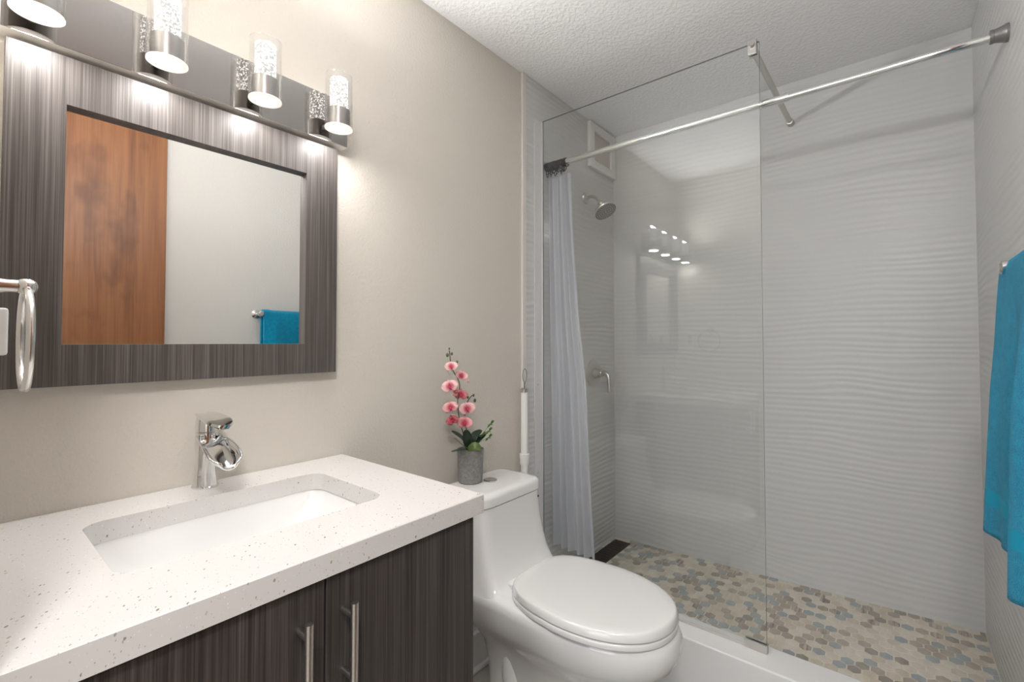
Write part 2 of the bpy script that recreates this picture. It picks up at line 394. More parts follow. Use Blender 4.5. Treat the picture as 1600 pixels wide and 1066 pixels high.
# baseboards
bm = bm_new()
box(bm, 0, 0.014, 0.71, 1.552, FZ, 0.066, 0.002); box(bm, 0, 0.018, 0.71, 1.552, 0.066, 0.084, 0.003); box(bm, 0.014, 0.03, 0.71, 1.552, FZ, FZ+0.02, 0.006)
struct('baseboard_left', bm, M_WHITE_TRIM)
bm = bm_new(); box(bm, W-0.014, W, 0.66, 1.50, FZ, 0.075, 0.003); struct('baseboard_right', bm, M_WHITE_TRIM)

# ------------------------------------------------------------------ shower: curb, mosaic floor, drain
CB0, CB1, CBZ = 1.611, 1.741, 0.163
bm = bm_new(); box(bm, 0.009, W-0.009, CB0, CB1, FZ, CBZ, 0.006, 3)
cb = struct('trim_2', bm, M_CURB, smooth=35, label='low white curb under the shower glass', cat='shower curb')
def fz(x): return 0.0746 + (0.1173-0.0746)*x/W
bm = bm_new()
vs = [bm.verts.new((x, y, z)) for x, y, z in ((0.009, CB1-.004, fz(0)-.0012), (W-.009, CB1-.004, fz(W)-.0012), (W-.009, YR, fz(W)-.0012), (0.009, YR, fz(0)-.0012))]
bm.faces.new(vs).material_index = 0
lo = [bm.verts.new((v.co.x, v.co.y, FZ)) for v in vs]
for i in range(4): bm.faces.new((vs[i], vs[(i+1) % 4], lo[(i+1) % 4], lo[i]))
HW, HP = 0.0410, 0.0355
g = 0.0019
def clip_poly(poly, f):
    out = []
    for i in range(len(poly)):
        a, b = poly[i], poly[(i+1) % len(poly)]; fa, fb = f(a), f(b)
        if fa >= 0: out.append(a)
        if fa*fb < 0: t = fa/(fa-fb); out.append((a[0]+(b[0]-a[0])*t, a[1]+(b[1]-a[1])*t))
    return out
DX0, DX1, DY0, DY1 = 0.030, 0.122, 1.93, 2.355
rows = int((YR-CB1)/HP)+3
for j in range(rows):
    for i in range(-1, int(W/HW)+2):
        cx = i*HW + (HW/2 if j % 2 else 0); cy = CB1 + j*HP
        R_ = HW/math.sqrt(3) - g
        poly = [(cx + R_*math.sin(PI/3*k), cy + R_*math.cos(PI/3*k)) for k in range(6)]
        if DX0-.002 < cx < DX1+.002 and DY0-.002 < cy < DY1+.002: continue
        for f in (lambda p: p[0]-0.011, lambda p: W-0.011-p[0], lambda p: p[1]-CB1-.001, lambda p: YR-.002-p[1]):
            if len(poly) > 2: poly = clip_poly(poly, f)
        if len(poly) < 3: continue
        u = random.random()
        mi = 0 if u < .30 else 1 if u < .50 else 2 if u < .68 else 3 if u < .85 else 4 if u < .93 else 5
        c = (sum(p[0] for p in poly)/len(poly), sum(p[1] for p in poly)/len(poly))
        top = [bm.verts.new((c[0]+(p[0]-c[0])*.955, c[1]+(p[1]-c[1])*.955, fz(p[0])+.0006)) for p in poly]
        bot = [bm.verts.new((p[0], p[1], fz(p[0])-.0012)) for p in poly]
        try:
            bm.faces.new(top).material_index = mi+1
            for k in range(len(poly)): bm.faces.new((bot[k], bot[(k+1) % len(poly)], top[(k+1) % len(poly)], top[k])).material_index = mi+1
        except ValueError: pass
sf = struct('floor_shower', bm, [M_GROUT]+MOSAIC, label='shower floor of small hexagon mosaic tiles', cat='floor')
bm = bm_new()
zt = fz(0.08)+.004
box(bm, DX0, DX1, DY0, DY1, zt-.012, zt, .0015)
lin = tag(obj('linear_drain', bm, M_BRONZE, loc=(0.076, 2.14, zt)), 'dark bronze linear drain cover in the shower floor along the left wall', 'drain')
bm = bm_new()
for k in range(16):
    y = DY0+.02+k*(DY1-DY0-.04)/15
    box(bm, DX0+.012, DX1-.012, y-.003, y+.003, zt, zt+.0012)
obj('grate_bar', bm, M_DARK, lin, smooth=0).name = 'grate'

# vent panel high on the left shower wall
t = thing('vent_panel', 'small white framed vent panel high on the left shower wall', 'vent', (0.009, 2.245, 2.24))
bm = bm_new(); frame_plate(bm, 'x', 0.009, 0.028, (2.103, 2.388, 2.122, 2.366), (2.150, 2.340, 2.165, 2.325), 0.003); obj('frame', bm, M_WHITE_TRIM, t)
bm = bm_new(); box(bm, 0.009, 0.015, 2.150, 2.340, 2.165, 2.325); obj('panel', bm, plain('vent_panel_face', (0.60, 0.55, 0.51), 0.6), t, smooth=0)

# ------------------------------------------------------------------ glass panel with channel, clip and brace bar
GX0, GX1, GZ0, GZ1 = 0.014, 0.925, 0.166, 2.207
t = thing('shower_glass_panel', 'frameless clear glass shower panel standing on the white curb', 'glass panel', (0.46, YG, GZ0))
bm = bm_new(); box(bm, GX0, GX1, YG-.004, YG+.004, GZ0, GZ1)
bm.faces.ensure_lookup_table(); bmesh.ops.recalc_face_normals(bm, faces=bm.faces)
for f in bm.faces: f.material_index = 0 if abs(f.normal.y) > .5 else 1
obj('glass', bm, [M_GLASS, M_GLASS_EDGE], t, smooth=0)
bm = bm_new(); box(bm, 0.0092, 0.012, 1.637, YG-.0045, GZ0, 2.20, 0.0008); box(bm, 0.012, 0.0165, YG-.0095, YG-.0045, GZ0, 2.20, .001)
ch = obj('wall_channel', bm, M_CHANNEL, t, label='bright metal wall channel')
for z in (2.084, 1.55, 1.2, 0.995, 0.6):
    bm = bm_new(); lathe(bm, (0.012, 1.66, z), (1, 0, 0), [(0.0045, 0), (0.0045, .0015), (0.003, .0028)], 12, False)
    obj('screw', bm, M_NICKEL, ch)
bm = bm_new()
box(bm, 0.858, 0.928, YG-.013, YG-.0045, 0.1632, 0.190, .0015); box(bm, 0.858, 0.928, YG+.0045, YG+.013, 0.1632, 0.190, .0015); box(bm, 0.9255, 0.928, YG-.0045, YG+.0045, .1632, .190)
obj('floor_clip', bm, M_NICKEL, t)
bm = bm_new(); box(bm, GX0, 0.858, YG-.009, YG-.0045, .1632, .172, .001); obj('bottom_seal', bm, plain('clear_seal', (0.55, 0.53, 0.50), 0.3), t)
t = thing('glass_brace', 'brushed metal brace bar running from the glass top corner to the rear wall', 'support bar', (0.905, YR, 2.19))
BX, BZ = 0.905, 2.188
bm = bm_new(); tube(bm, [(BX, YG+.03, BZ+.004), (BX+.008, YR-.02, BZ)], 0.0105, 20); obj('bar', bm, M_NICKEL, t)
bm = bm_new(); lathe(bm, (BX+.008, YR, BZ), (0, -1, 0), [(0.015, 0), (0.015, .018), (0.0125, .02), (0.0125, .026), (0.0145, .027), (.0145, .034), (.0105, .036)]); obj('wall_socket', bm, M_NICKEL, t)
bm = bm_new()
box(bm, BX-.014, BX+.014, YG+.005, YG+.013, 2.165, 2.206, .002); box(bm, BX-.014, BX+.014, YG-.013, YG-.005, 2.165, 2.212, .002)
box(bm, BX-.014, BX+.014, YG-.013, YG+.013, 2.2075, 2.216, .002); tube(bm, [(BX, YG+.012, BZ+.004), (BX, YG+.05, BZ+.004)], 0.0125, 20)
tube(bm, [(BX, YG-.012, 2.196), (BX, YG-.024, 2.198)], 0.010, 18)
obj('glass_clamp', bm, M_NICKEL, t)

# ------------------------------------------------------------------ curtain rod, rings, curtain
RODY, RZ0, RZ1 = 1.7275, 2.003, 2.000
t = thing('shower_curtain_rod', 'chrome tension rod spanning the shower from wall to wall', 'curtain rod', (0.76, RODY, 2.0))
bm = bm_new(); tube(bm, [(0.012, RODY, RZ0), (1.005, RODY, 2.001)], 0.0135, 24); lathe(bm, (0.995, RODY, 2.001), (1, 0, 0), [(.0143, 0), (.0143, .012), (.0135, .013)]); obj('outer_tube', bm, M_CHROME, t)
bm = bm_new(); tube(bm, [(1.0, RODY, 2.001), (W-.012, RODY, RZ1)], 0.0112, 24); obj('inner_tube', bm, M_CHROME, t)
M_ENDCAP = plain('grey_end_cap', (0.22, 0.215, 0.21), 0.35, 0.5)
for x, d in ((0.0092, 1), (W-.0092, -1)):
    bm = bm_new(); lathe(bm, (x, RODY, 2.002), (d, 0, 0), [(0.019, 0), (0.019, .003), (.0138, .004)] if d > 0 else [(0.0235, 0), (0.0235, .006), (0.022, .008), (0.0195, .016), (0.0175, .024), (0.0172, .028), (0.018, .029), (0.018, .035), (0.0125, .036)]); obj('end_cap', bm, M_ENDCAP, t)
def hook_mesh():
    bm = bm_new()
    torus(bm, (0, 0, 0), (1, 0, 0), 0.0178, 0.0032, 28, 8)
    tube(bm, [(0, .004, -.017), (0, .006, -.028), (0, .002, -.038), (0, -.005, -.046), (0, -.010, -.041), (0, -.010, -.033)], 0.0020, 8)
    ball(bm, (0, -.010, -.032), .0042, seg=10); ball(bm, (0, .0, .0182), .004, seg=10); ball(bm, (0, .012, .013), .0035, seg=10)
    return bm
hk = None
for k in range(12):
    x = 0.018 + 0.0095*k
    if hk is None:
        hk = obj('curtain_hook', hook_mesh(), M_BLACK, loc=(0, 0, 0)); o = hk
    else:
        o = hk.copy(); C.objects.link(o)
    o.location = (x, RODY, 2.000); o.rotation_euler = (random.uniform(-.35, .35), 0, random.uniform(-.25, .25))
    tag(o, 'black curtain hook bunched at the left end of the chrome rod', 'curtain hook', 'black hooks bunched on the curtain rod')
bm = bm_new()
NU, NV = 150, 70
prof = [(1.963, .128), (1.6, .150), (1.285, .178), (1.0, .215), (0.6, .238), (.255, .262)]
def rightx(z):
    for (za, xa), (zb, xb) in zip(prof[:-1], prof[1:]):
        if z >= zb: return xa + (xb-xa)*(za-z)/(za-zb)
    return prof[-1][1]
grid = []
for j in range(NV+1):
    v = j/NV; row = []
    for i in range(NU+1):
        u = i/NU
        z0 = 1.960 - .012*abs(math.sin(PI*6.0*u)); z = z0 + (.255-z0)*v
        X = .004 + (rightx(z)-.004)*u
        ph = 2*PI*6.0*u + .7*math.sin(2.3*v+3*u)
        amp = .011 + .007*v + .004*math.sin(5*v+9*u)
        Y = 1.752 + amp*math.sin(ph) + .012*v*math.sin(4*u+1)
        X += .004*math.sin(ph*.5+2*v)*(u*(1-u)*4)
        row.append(bm.verts.new((X, Y, z)))
    grid.append(row)
for j in range(NV):
    for i in range(NU): bm.faces.new((grid[j][i], grid[j][i+1], grid[j+1][i+1], grid[j+1][i]))
cu = obj('shower_curtain', bm, M_CURTAIN, loc=(0.1, 1.752, .255), smooth=180)
tag(cu, 'sheer white shower curtain gathered at the left end behind the glass', 'shower curtain')

# ------------------------------------------------------------------ shower head and valve
t = thing('showerhead', 'brushed metal shower head on a curved arm from the left wall', 'shower head', (0.009, 2.079, 1.945))
SH = Vector((0.009, 2.079, 1.945))
bm = bm_new(); lathe(bm, SH, (1, 0, 0), [(.030, 0), (.030, .003), (.026, .009), (.013, .013), (.012, .018)]); obj('flange', bm, M_NICKEL, t)
bm = bm_new(); tube(bm, [SH+Vector(p) for p in ((.01, 0, 0), (.03, 0, .003), (.05, 0, 0), (.068, 0, -.012), (.084, 0, -.030), (.094, 0, -.045))], .0088, 16); obj('arm', bm, M_NICKEL, t)
hd = Vector((.52, -.10, -.85)).normalized(); hb = SH + Vector((.088, 0, -.036))
bm = bm_new(); lathe(bm, hb, hd, [(.012, 0), (.016, .006), (.016, .018), (.014, .024), (.024, .036), (.045, .050), (.061, .058), (.064, .064), (.062, .069)], 40); hdo = obj('head', bm, M_NICKEL, t)
bm = bm_new(); lathe(bm, hb, hd, [(.058, .0688), (.057, .0705)], 40, False); fp = obj('face_plate', bm, plain('spray_face', (0.42, 0.41, 0.40), .4, .6), hdo)
bm = bm_new(); u_, v_ = basis(hd)
for rr, nn in ((.010, 6), (.021, 12), (.032, 18), (.043, 24), (.052, 30)):
    for k in range(nn):
        a = 2*PI*k/nn; ball(bm, hb + hd*.0708 + (u_*math.cos(a)+v_*math.sin(a))*rr, .0027, seg=8)
nz = obj('nozzles', bm, M_DARK, hdo)
t = thing('shower_valve', 'brushed metal shower valve with lever below the shower head', 'shower valve', (0.009, 2.157, 1.02))
SV = Vector((0.009, 2.157, 1.02))
bm = bm_new(); lathe(bm, SV, (1, 0, 0), [(.074, 0), (.073, .004), (.06, .010), (.03, .014), (.026, .03), (.022, .045), (.0215, .052)], 40); obj('escutcheon', bm, M_NICKEL, t)
bm = bm_new(); tube(bm, [SV+Vector(p) for p in ((.05, 0, 0), (.07, 0, .001), (.086, -.002, -.006), (.094, -.004, -.022), (.097, -.006, -.055), (.099, -.007, -.090))], [.017, .016, .015, .012, .0095, .009], 16); ball(bm, SV+Vector((.099, -.007, -.090)), .009, seg=14); obj('lever', bm, M_NICKEL, t)

# ------------------------------------------------------------------ vanity cabinet, counter, sink, faucet
CX, CY1, CZT, CZB = 0.573, 0.724, 0.860, 0.821
t = thing('vanity_cabinet', 'dark woodgrain vanity cabinet under the white counter', 'cabinet', (0.28, 0.37, FZ))
bm = bm_new()
box(bm, 0.002, 0.545, 0.035, 0.053, FZ+.1, CZB-.001); box(bm, 0.002, 0.545, 0.683, 0.701, FZ, CZB-.001, .001); box(bm, 0.002, 0.012, 0.053, 0.683, FZ+.1, .65); box(bm, 0.012, 0.545, 0.053, .683, FZ+.1, FZ+.118); box(bm, .46, .478, .035, .683, FZ, FZ+.1)
box(bm, .527, .545, .053, .683, .795, CZB-.001)
obj('body', bm, M_CAB, t)
for ya, yb, yh in ((0.040, 0.3735, 0.333), (0.3765, 0.701, 0.405)):
    bm = bm_new(); box(bm, 0.546, 0.564, ya, yb, FZ+.105, CZB-.006, .001); d = obj('door', bm, M_CAB, t)
    bm = bm_new(); tube(bm, [(.598, yh, .637), (.598, yh, .778)], .006, 18)
    for z in (.660, .756): tube(bm, [(.564, yh, z), (.596, yh, z)], .0048, 12)
    obj('handle', bm, M_NICKEL, d, label='brushed metal bar handle')
def rrect(x0, x1, y0, y1, r, z, n=8):
    out = []
    for cx, cy, a0 in ((x1-r, y1-r, 0), (x0+r, y1-r, PI/2), (x0+r, y0+r, PI), (x1-r, y0+r, 1.5*PI)):
        for k in range(n+1):
            a = a0 + PI/2*k/n; out.append((cx+r*math.cos(a), cy+r*math.sin(a), z))
    return out
HX0, HX1, HY0, HY1, HR = 0.128, 0.418, 0.150, 0.586, 0.035
bm = bm_new()
N8 = 8
def counter_ring(z, hole): 
    return [bm.verts.new(p) for p in (rrect(HX0, HX1, HY0, HY1, HR, z, N8) if hole else rrect(0.0, CX, 0.031, CY1, 0.0015, z, N8))]
oT, oB, iT, iB = counter_ring(CZT, 0), counter_ring(CZB, 0), counter_ring(CZT, 1), counter_ring(CZB, 1)
n = len(oT)
oT2 = [bm.verts.new((v.co.x, v.co.y, CZT)) for v in oT]
for v, w2 in zip(oT, oT2):
    v.co.z = CZT-.0015
    w2.co.x = min(max(w2.co.x, .0015), CX-.0015); w2.co.y = min(max(w2.co.y, .0325), CY1-.0015)
for i in range(n):
    j = (i+1) % n
    bm.faces.new((oT2[i], oT2[j], iT[j], iT[i])); bm.faces.new((oB[j], oB[i], iB[i], iB[j]))
    bm.faces.new((oT[i], oT[j], oT2[j], oT2[i])); bm.faces.new((oB[i], oB[j], oT[j], oT[i])); bm.faces.new((iT[i], iT[j], iB[j], iB[i]))
bmesh.ops.remove_doubles(bm, verts=bm.verts, dist=1e-5)
ct = tag(obj('countertop', bm, M_QUARTZ, loc=(0.28, 0.37, CZB), smooth=40), 'white speckled quartz countertop on the dark vanity', 'countertop')
t = thing('sink_basin', 'white rectangular undermount sink set in the speckled counter', 'sink', (0.27, 0.368, 0.69))
bm = bm_new()
rings = []
for z, ins, r in ((CZB-.001, -.018, .05), (CZB-.0012, -.006, .04), (.808, -.003, .04), (.780, .006, .05), (.755, .018, .06), (.733, .04, .06), (.717, .07, .055), (.708, .105, .03)):
    k = .62 if ins > 0 else 1
    rings.append(rrect(HX0+ins*k, HX1-ins*k, HY0+ins*1.35, HY1-ins*1.35, r, z))
loft(bm, rings, False, True)
sk = obj('basin', bm, M_PORCELAIN, t, smooth=60); solidify(sk, .006, 1)
bm = bm_new(); lathe(bm, (.27, .368, .7085), (0, 0, 1), [(.021, 0), (.021, .002), (.017, .003), (.016, .0045), (.0, .006)], 28, False, False); obj('drain', bm, M_CHROME, t)

FY = 0.368; FX = 0.040
t = thing('faucet', 'chrome waterfall faucet standing behind the sink', 'faucet', (FX, FY, CZT))
bm = bm_new()
def ell(cx, cy, z, rx, ry, n=28, tilt=0): return [(cx+rx*math.cos(2*PI*k/n), cy+ry*math.sin(2*PI*k/n), z+tilt*rx*math.cos(2*PI*k/n)) for k in range(n)]
loft(bm, [ell(FX, FY, CZT, .031, .026), ell(FX, FY, CZT+.003, .031, .026), ell(FX, FY, CZT+.005, .027, .0235), ell(FX, FY, CZT+.03, .024, .021), ell(FX, FY, CZT+.07, .0225, .0195), ell(FX, FY, CZT+.105, .0235, .020), ell(FX, FY, CZT+.124, .0235, .020)])
obj('body', bm, M_CHROME, t, smooth=50)
bm = bm_new()   # open waterfall spout: a half-round trough curving down
NS, NA = 14, 14
G = []
for i in range(NS+1):
    s_ = i/NS; x = FX+.010 + .135*s_; z = CZT+.118 - .006*s_ - .034*s_*s_
    hw = .021 + .010*math.sin(min(1, s_*1.15)*PI*.62)
    if s_ > .8: hw *= math.sqrt(max(.08, 1-((s_-.8)/.2)**2*.75))
    G.append([bm.verts.new((x, FY+hw*math.cos(PI*k/NA), z - .016*math.sin(PI*k/NA))) for k in range(NA+1)])
for i in range(NS):
    for k in range(NA): bm.faces.new((G[i][k], G[i][k+1], G[i+1][k+1], G[i+1][k]))
sp = obj('spout', bm, M_CHROME, t, smooth=180); solidify(sp, .004, 0)
bm = bm_new()   # lever: cap block with a flat curved paddle
loft(bm, [ell(FX, FY, CZT+.126, .0235, .020), ell(FX, FY, CZT+.150, .0225, .0195), ell(FX-.001, FY, CZT+.160, .020, .0175)])
G = []
for i in range(13):
    s_ = i/12; x = FX-.015 + .130*s_; z = CZT+.162 + .004*s_ - .018*s_*s_
    hw = .018 + .008*math.sin(s_*PI*.75)
    if s_ > .75: hw *= math.sqrt(max(.1, 1-((s_-.75)/.25)**2*.8))
    ring = [(x, FY-hw, z-.001), (x, FY-hw*.9, z+.004), (x, FY, z+.0025), (x, FY+hw*.9, z+.004), (x, FY+hw, z-.001), (x, FY+hw*.6, z-.006), (x, FY-hw*.6, z-.006)]
    G.append(ring)
loft(bm, G); obj('lever', bm, M_CHROME, t, smooth=50)

# ------------------------------------------------------------------ mirror and vanity light
t = thing('wall_mirror', 'rectangular mirror in a wide grey woodgrain frame above the sink', 'mirror', (0.0, 0.37, 1.10))
MY0, MY1, MZ0, MZ1 = 0.053, 0.6855, 1.103, 1.738
IY0, IY1, IZ0, IZ1 = 0.133, 0.597, 1.183, 1.645
bm = bm_new(); frame_plate(bm, 'x', 0.0015, 0.030, (MY0, MY1, MZ0, MZ1), (IY0, IY1, IZ0, IZ1), .0008); obj('frame', bm, M_FRAME_LIT, t)
bm = bm_new(); box(bm, 0.004, 0.012, IY0-.004, IY1+.004, IZ0-.004, IZ1+.004); obj('mirror_glass', bm, M_MIRROR, t, smooth=0)
t = thing('vanity_light', 'four lamp vanity light bar with bubble crystal rods above the mirror', 'light fixture', (0.0, 0.37, 1.748))
LY0, LY1, LZ0, LZ1, LX = 0.030, 0.706, 1.747, 1.876, 0.045
bm = bm_new(); box(bm, 0.0015, LX, LY0, LY1, LZ0, LZ1, .0012)
bmesh.ops.recalc_face_normals(bm, faces=bm.faces)
for f in bm.faces: f.material_index = 0 if f.normal.x > .9 else 1
obj('back_plate', bm, [M_PLATE, M_PLATE_EDGE_LIT], t)
for ly in (0.086, 0.271, 0.461, 0.648):
    lx = 0.101; zb = 1.764
    bm = bm_new()
    lathe(bm, (lx, ly, zb+.003), (0, 0, 1), [(.0265, 0), (.0288, 0.0), (.0288, .048), (.024, .0485)], 40)
    tube(bm, [(LX-.001, ly, zb+.026), (lx-.027, ly, zb+.026)], .008, 16)
    lamp = obj('lamp', bm, M_LAMP, t)
    bm = bm_new(); lathe(bm, (lx, ly, zb+.0515), (0, 0, 1), [(.0225, 0), (.0225, .082), (.0205, .084)], 36); obj('crystal_rod', bm, M_CRYSTAL, lamp)
    bm = bm_new(); lathe(bm, (lx, ly, zb+.001), (0, 0, 1), [(.0355, 0), (.0355, .142), (.0335, .142), (.0335, 0.0)], 44, False, False)
    bm2 = bm; obj('glass_sleeve', bm2, M_TUBE, lamp)
    bm = bm_new(); lathe(bm, (lx, ly, zb+.0028), (0, 0, -1), [(.0355, 0), (.0355, .003), (.0265, .0036)], 40, False, False); obj('lens_rim', bm, M_LENS_RIM, lamp)
    bm = bm_new(); lathe(bm, (lx, ly, zb-.0006), (0, 0, -1), [(.0262, 0), (.022, .0012), (.0, .0016)], 36, True, False); obj('lens', bm, M_LENS, lamp)
    org = Vector(t.location)
    area_light('lamp_down_light', Vector((lx, ly, zb-.006))-org, (0, 0, -1), .05, P_DOWN, WARM, shape='DISK', parent=t)
    area_light('lamp_up_light', Vector((lx, ly, zb+.139))-org, (1, .3, .85), .045, P_UP, WARM, shape='DISK', parent=t, spread=2.5)

# ------------------------------------------------------------------ towel ring, outlet, switch on the front wall
t = thing('towel_ring', 'chrome towel ring hanging on the wall left of the mirror', 'towel ring', (0.257, Y0, 1.27))
bm = bm_new(); lathe(bm, (.257, Y0, 1.270), (0, 1, 0), [(.024, 0), (.024, .005), (.018, .009), (.011, .014), (.0095, .025), (.0095, .036)]); ball(bm, (.257, .070, 1.270), .0125, seg=20); obj('post', bm, M_SATIN, t)
bm = bm_new(); torus(bm, (.257, .070, 1.192), (0, 1, 0), .0745, .0050, 64, 14); obj('ring', bm, M_SATIN, t)
t = thing('wall_outlet', 'white double outlet on the wall behind the towel ring', 'outlet', (0.118, Y0, 1.21))
bm = bm_new(); box(bm, .083, .153, Y0, Y0+.006, 1.140, 1.255, .002); obj('cover_plate', bm, M_PLASTIC, t)
bm = bm_new(); box(bm, .090, .146, Y0+.006, Y0+.034, 1.166, 1.243, .004); bd = obj('adapter', bm, M_PLASTIC, t)
for z in (1.186, 1.223):
    bm = bm_new(); lathe(bm, (.118, Y0+.034, z), (0, 1, 0), [(.017, 0), (.017, .001), (.015, .0014)], 24, False); obj('socket', bm, plain('dark_socket', (.06, .06, .06), .5), t)
t = thing('light_switch', 'white two rocker switch plate on the wall by the door opening', 'light switch', (0.50, Y0, 1.265))
bm = bm_new(); box(bm, .443, .557, Y0, Y0+.004, 1.207, 1.323, .0015); obj('cover_plate', bm, M_PLASTIC, t)
for x in (.477, .523):
    bm = bm_new(); box(bm, x-.016, x+.016, Y0+.004, Y0+.0055, 1.232, 1.298, .0006); obj('rocker', bm, M_PLASTIC, t)

# ------------------------------------------------------------------ toilet
TY = 1.225
def spow(v, p): return math.copysign(abs(v)**p, v)
def outl(xb, xf, hw, z, nr=5.0, nf=2.3, xm=None, yc=TY, n=64, hwb=None):
    xm = xb + .42*(xf-xb) if xm is None else xm; out = []
    for k in range(n):
        a = 2*PI*k/n; c, s = math.cos(a), math.sin(a)
        if c >= 0: x = xm + (xf-xm)*spow(c, 2/nf); y = hw*spow(s, 2/nf)
        else:
            x = xm + (xm-xb)*spow(c, 2/nr); q = hw
            if hwb is not None: q = hw + (hwb-hw)*((xm-x)/(xm-xb))**1.6
            y = q*spow(s, 2/nr)
        out.append((x, yc+y, z))
    return out
t = thing('toilet', 'white one piece toilet with closed lid beside the vanity', 'toilet', (0.40, TY, FZ))
bm = bm_new()
loft(bm, [outl(.16, .60, .110, FZ, 4, 2.3, .36), outl(.16, .60, .108, FZ+.015, 4, 2.3, .36), outl(.18, .575, .098, FZ+.06, 4, 2.3, .36), outl(.17, .585, .098, .12, 4, 2.3, .36), outl(.15, .63, .110, .20, 4, 2.3, .36), outl(.10, .705, .138, .255, 4.5, 2.3, .42),
          outl(.045, .765, .162, .287, 5, 2.3, .45), outl(.032, .793, .174, .312, 5, 2.3, .46), outl(.030, .808, .180, .345, 5, 2.3, .46), outl(.030, .808, .182, .372, 5, 2.3, .46), outl(.032, .800, .179, .390, 5, 2.3, .46), outl(.040, .785, .168, .398, 5, 2.3, .46)])
# tank rising from the deck, its front sweeping out at the foot
loft(bm, [outl(.030, .350, .176, .392, 7, 5, .19), outl(.030, .322, .172, .402, 7, 5.5, .18), outl(.030, .300, .169, .42, 7, 6, .17), outl(.030, .280, .166, .455, 7, 6, .16), outl(.030, .262, .163, .50, 7, 7, .15), outl(.030, .250, .160, .56, 7, 7, .14), outl(.030, .243, .158, .62, 7, 7, .14), outl(.030, .241, .157, .6465, 7, 7, .14)])
# trapway relief on both flanks
for s_ in (-1, 1):
    pts = [(.30, TY+s_*.055, .26), (.295, TY+s_*.068, .20), (.30, TY+s_*.072, .12), (.315, TY+s_*.072, .04), (.33, TY+s_*.072, FZ+.01)]
    tube(bm, pts, [.02, .040, .042, .042, .045], 20)
    pts = [(.42, TY+s_*.060, .25), (.47, TY+s_*.062, .17), (.50, TY+s_*.056, .08), (.50, TY+s_*.054, FZ+.01)]
    tube(bm, pts, [.02, .040, .04, .042], 20)
obj('body', bm, M_PORCELAIN, t, smooth=60)
bm = bm_new()
loft(bm, [outl(.032, .238, .154, .6475, 8, 8, .135), outl(.030, .243, .160, .650, 8, 8, .135), outl(.030, .243, .160, .674, 8, 8, .135), outl(.032, .240, .1575, .683, 8, 8, .135), outl(.038, .232, .151, .6885, 8, 8, .135), outl(.052, .215, .137, .690, 8, 8, .135)])
obj('tank_lid', bm, M_PORCELAIN, t, smooth=60)
bm = bm_new(); lathe(bm, (.128, 1.221, .690), (0, 0, 1), [(.025, 0), (.025, .003), (.0225, .0045), (.0222, .003), (.0215, .003), (.021, .0052), (.0, .0056)], 36, False, False); obj('flush_button', bm, M_SATIN, t)
bm = bm_new(); lathe(bm, (.2435, 1.353, .625), (1, 0, 0), [(.004, 0), (.004, .001), (.003, .0016)], 16, False); obj('bolt_plug', bm, M_DARK, t)
SB, SF, SW = .305, .797, .187
def seatr(ins, z): return outl(SB+ins, SF-ins, SW-ins, z, 4.2, 2.2, .53, hwb=.146)
bm = bm_new(); loft(bm, [seatr(.006, .3965), seatr(.001, .399), seatr(0, .410), seatr(.003, .4135), seatr(.008, .4145)]); obj('seat', bm, M_SEAT, t, smooth=50)
bm = bm_new()
loft(bm, [seatr(.006, .4165), seatr(.001, .4185), seatr(.001, .424), seatr(.005, .4345), seatr(.008, .4385), seatr(.013, .4405), seatr(.035, .4418), seatr(.07, .4426), seatr(.12, .4430)]); obj('seat_lid', bm, M_SEAT, t, smooth=50)
for s_ in (-1, 1):
    bm = bm_new(); box(bm, SB-.022, SB+.016, TY+s_*.085-.022, TY+s_*.085+.022, .398, .424, .007, 3); obj('hinge', bm, M_SEAT, t)

# ------------------------------------------------------------------ white tube behind the toilet
t = thing('white_tube', 'white plastic tube with a wire loop standing between wall and toilet', 'tube', (.034, 1.535, FZ))
TX, TYY = .036, 1.532
bm = bm_new(); tube(bm, [(TX, TYY, FZ), (TX, TYY, .975)], .0155, 24); obj('tube', bm, M_PLASTIC, t)
bm = bm_new(); lathe(bm, (TX, TYY, .688), (0, 0, 1), [(.0155, -.02), (.0195, -.019), (.0195, .006), (.0215, .007), (.0215, .026), (.0155, .027)], 28, False, False); obj('coupling', bm, M_PLASTIC, t)
bm = bm_new(); lathe(bm, (TX, TYY, .975), (0, 0, 1), [(.0185, 0), (.0185, .014), (.016, .016)], 24); obj('end_cap', bm, M_NICKEL, t)
bm = bm_new(); lp = [(TX-.002, TYY, .99)]
for k in range(13):
    a = -PI/2 + .25 + (2*PI-.5)*k/12
    lp.append((TX, TYY+.002+.014*math.cos(a), 1.045+.028*math.sin(a)-.0))
lp.append((TX+.002, TYY, .99))
tube(bm, lp, .0016, 8); obj('wire_loop', bm, plain('grey_wire', (.25, .25, .25), .4, .8), t)

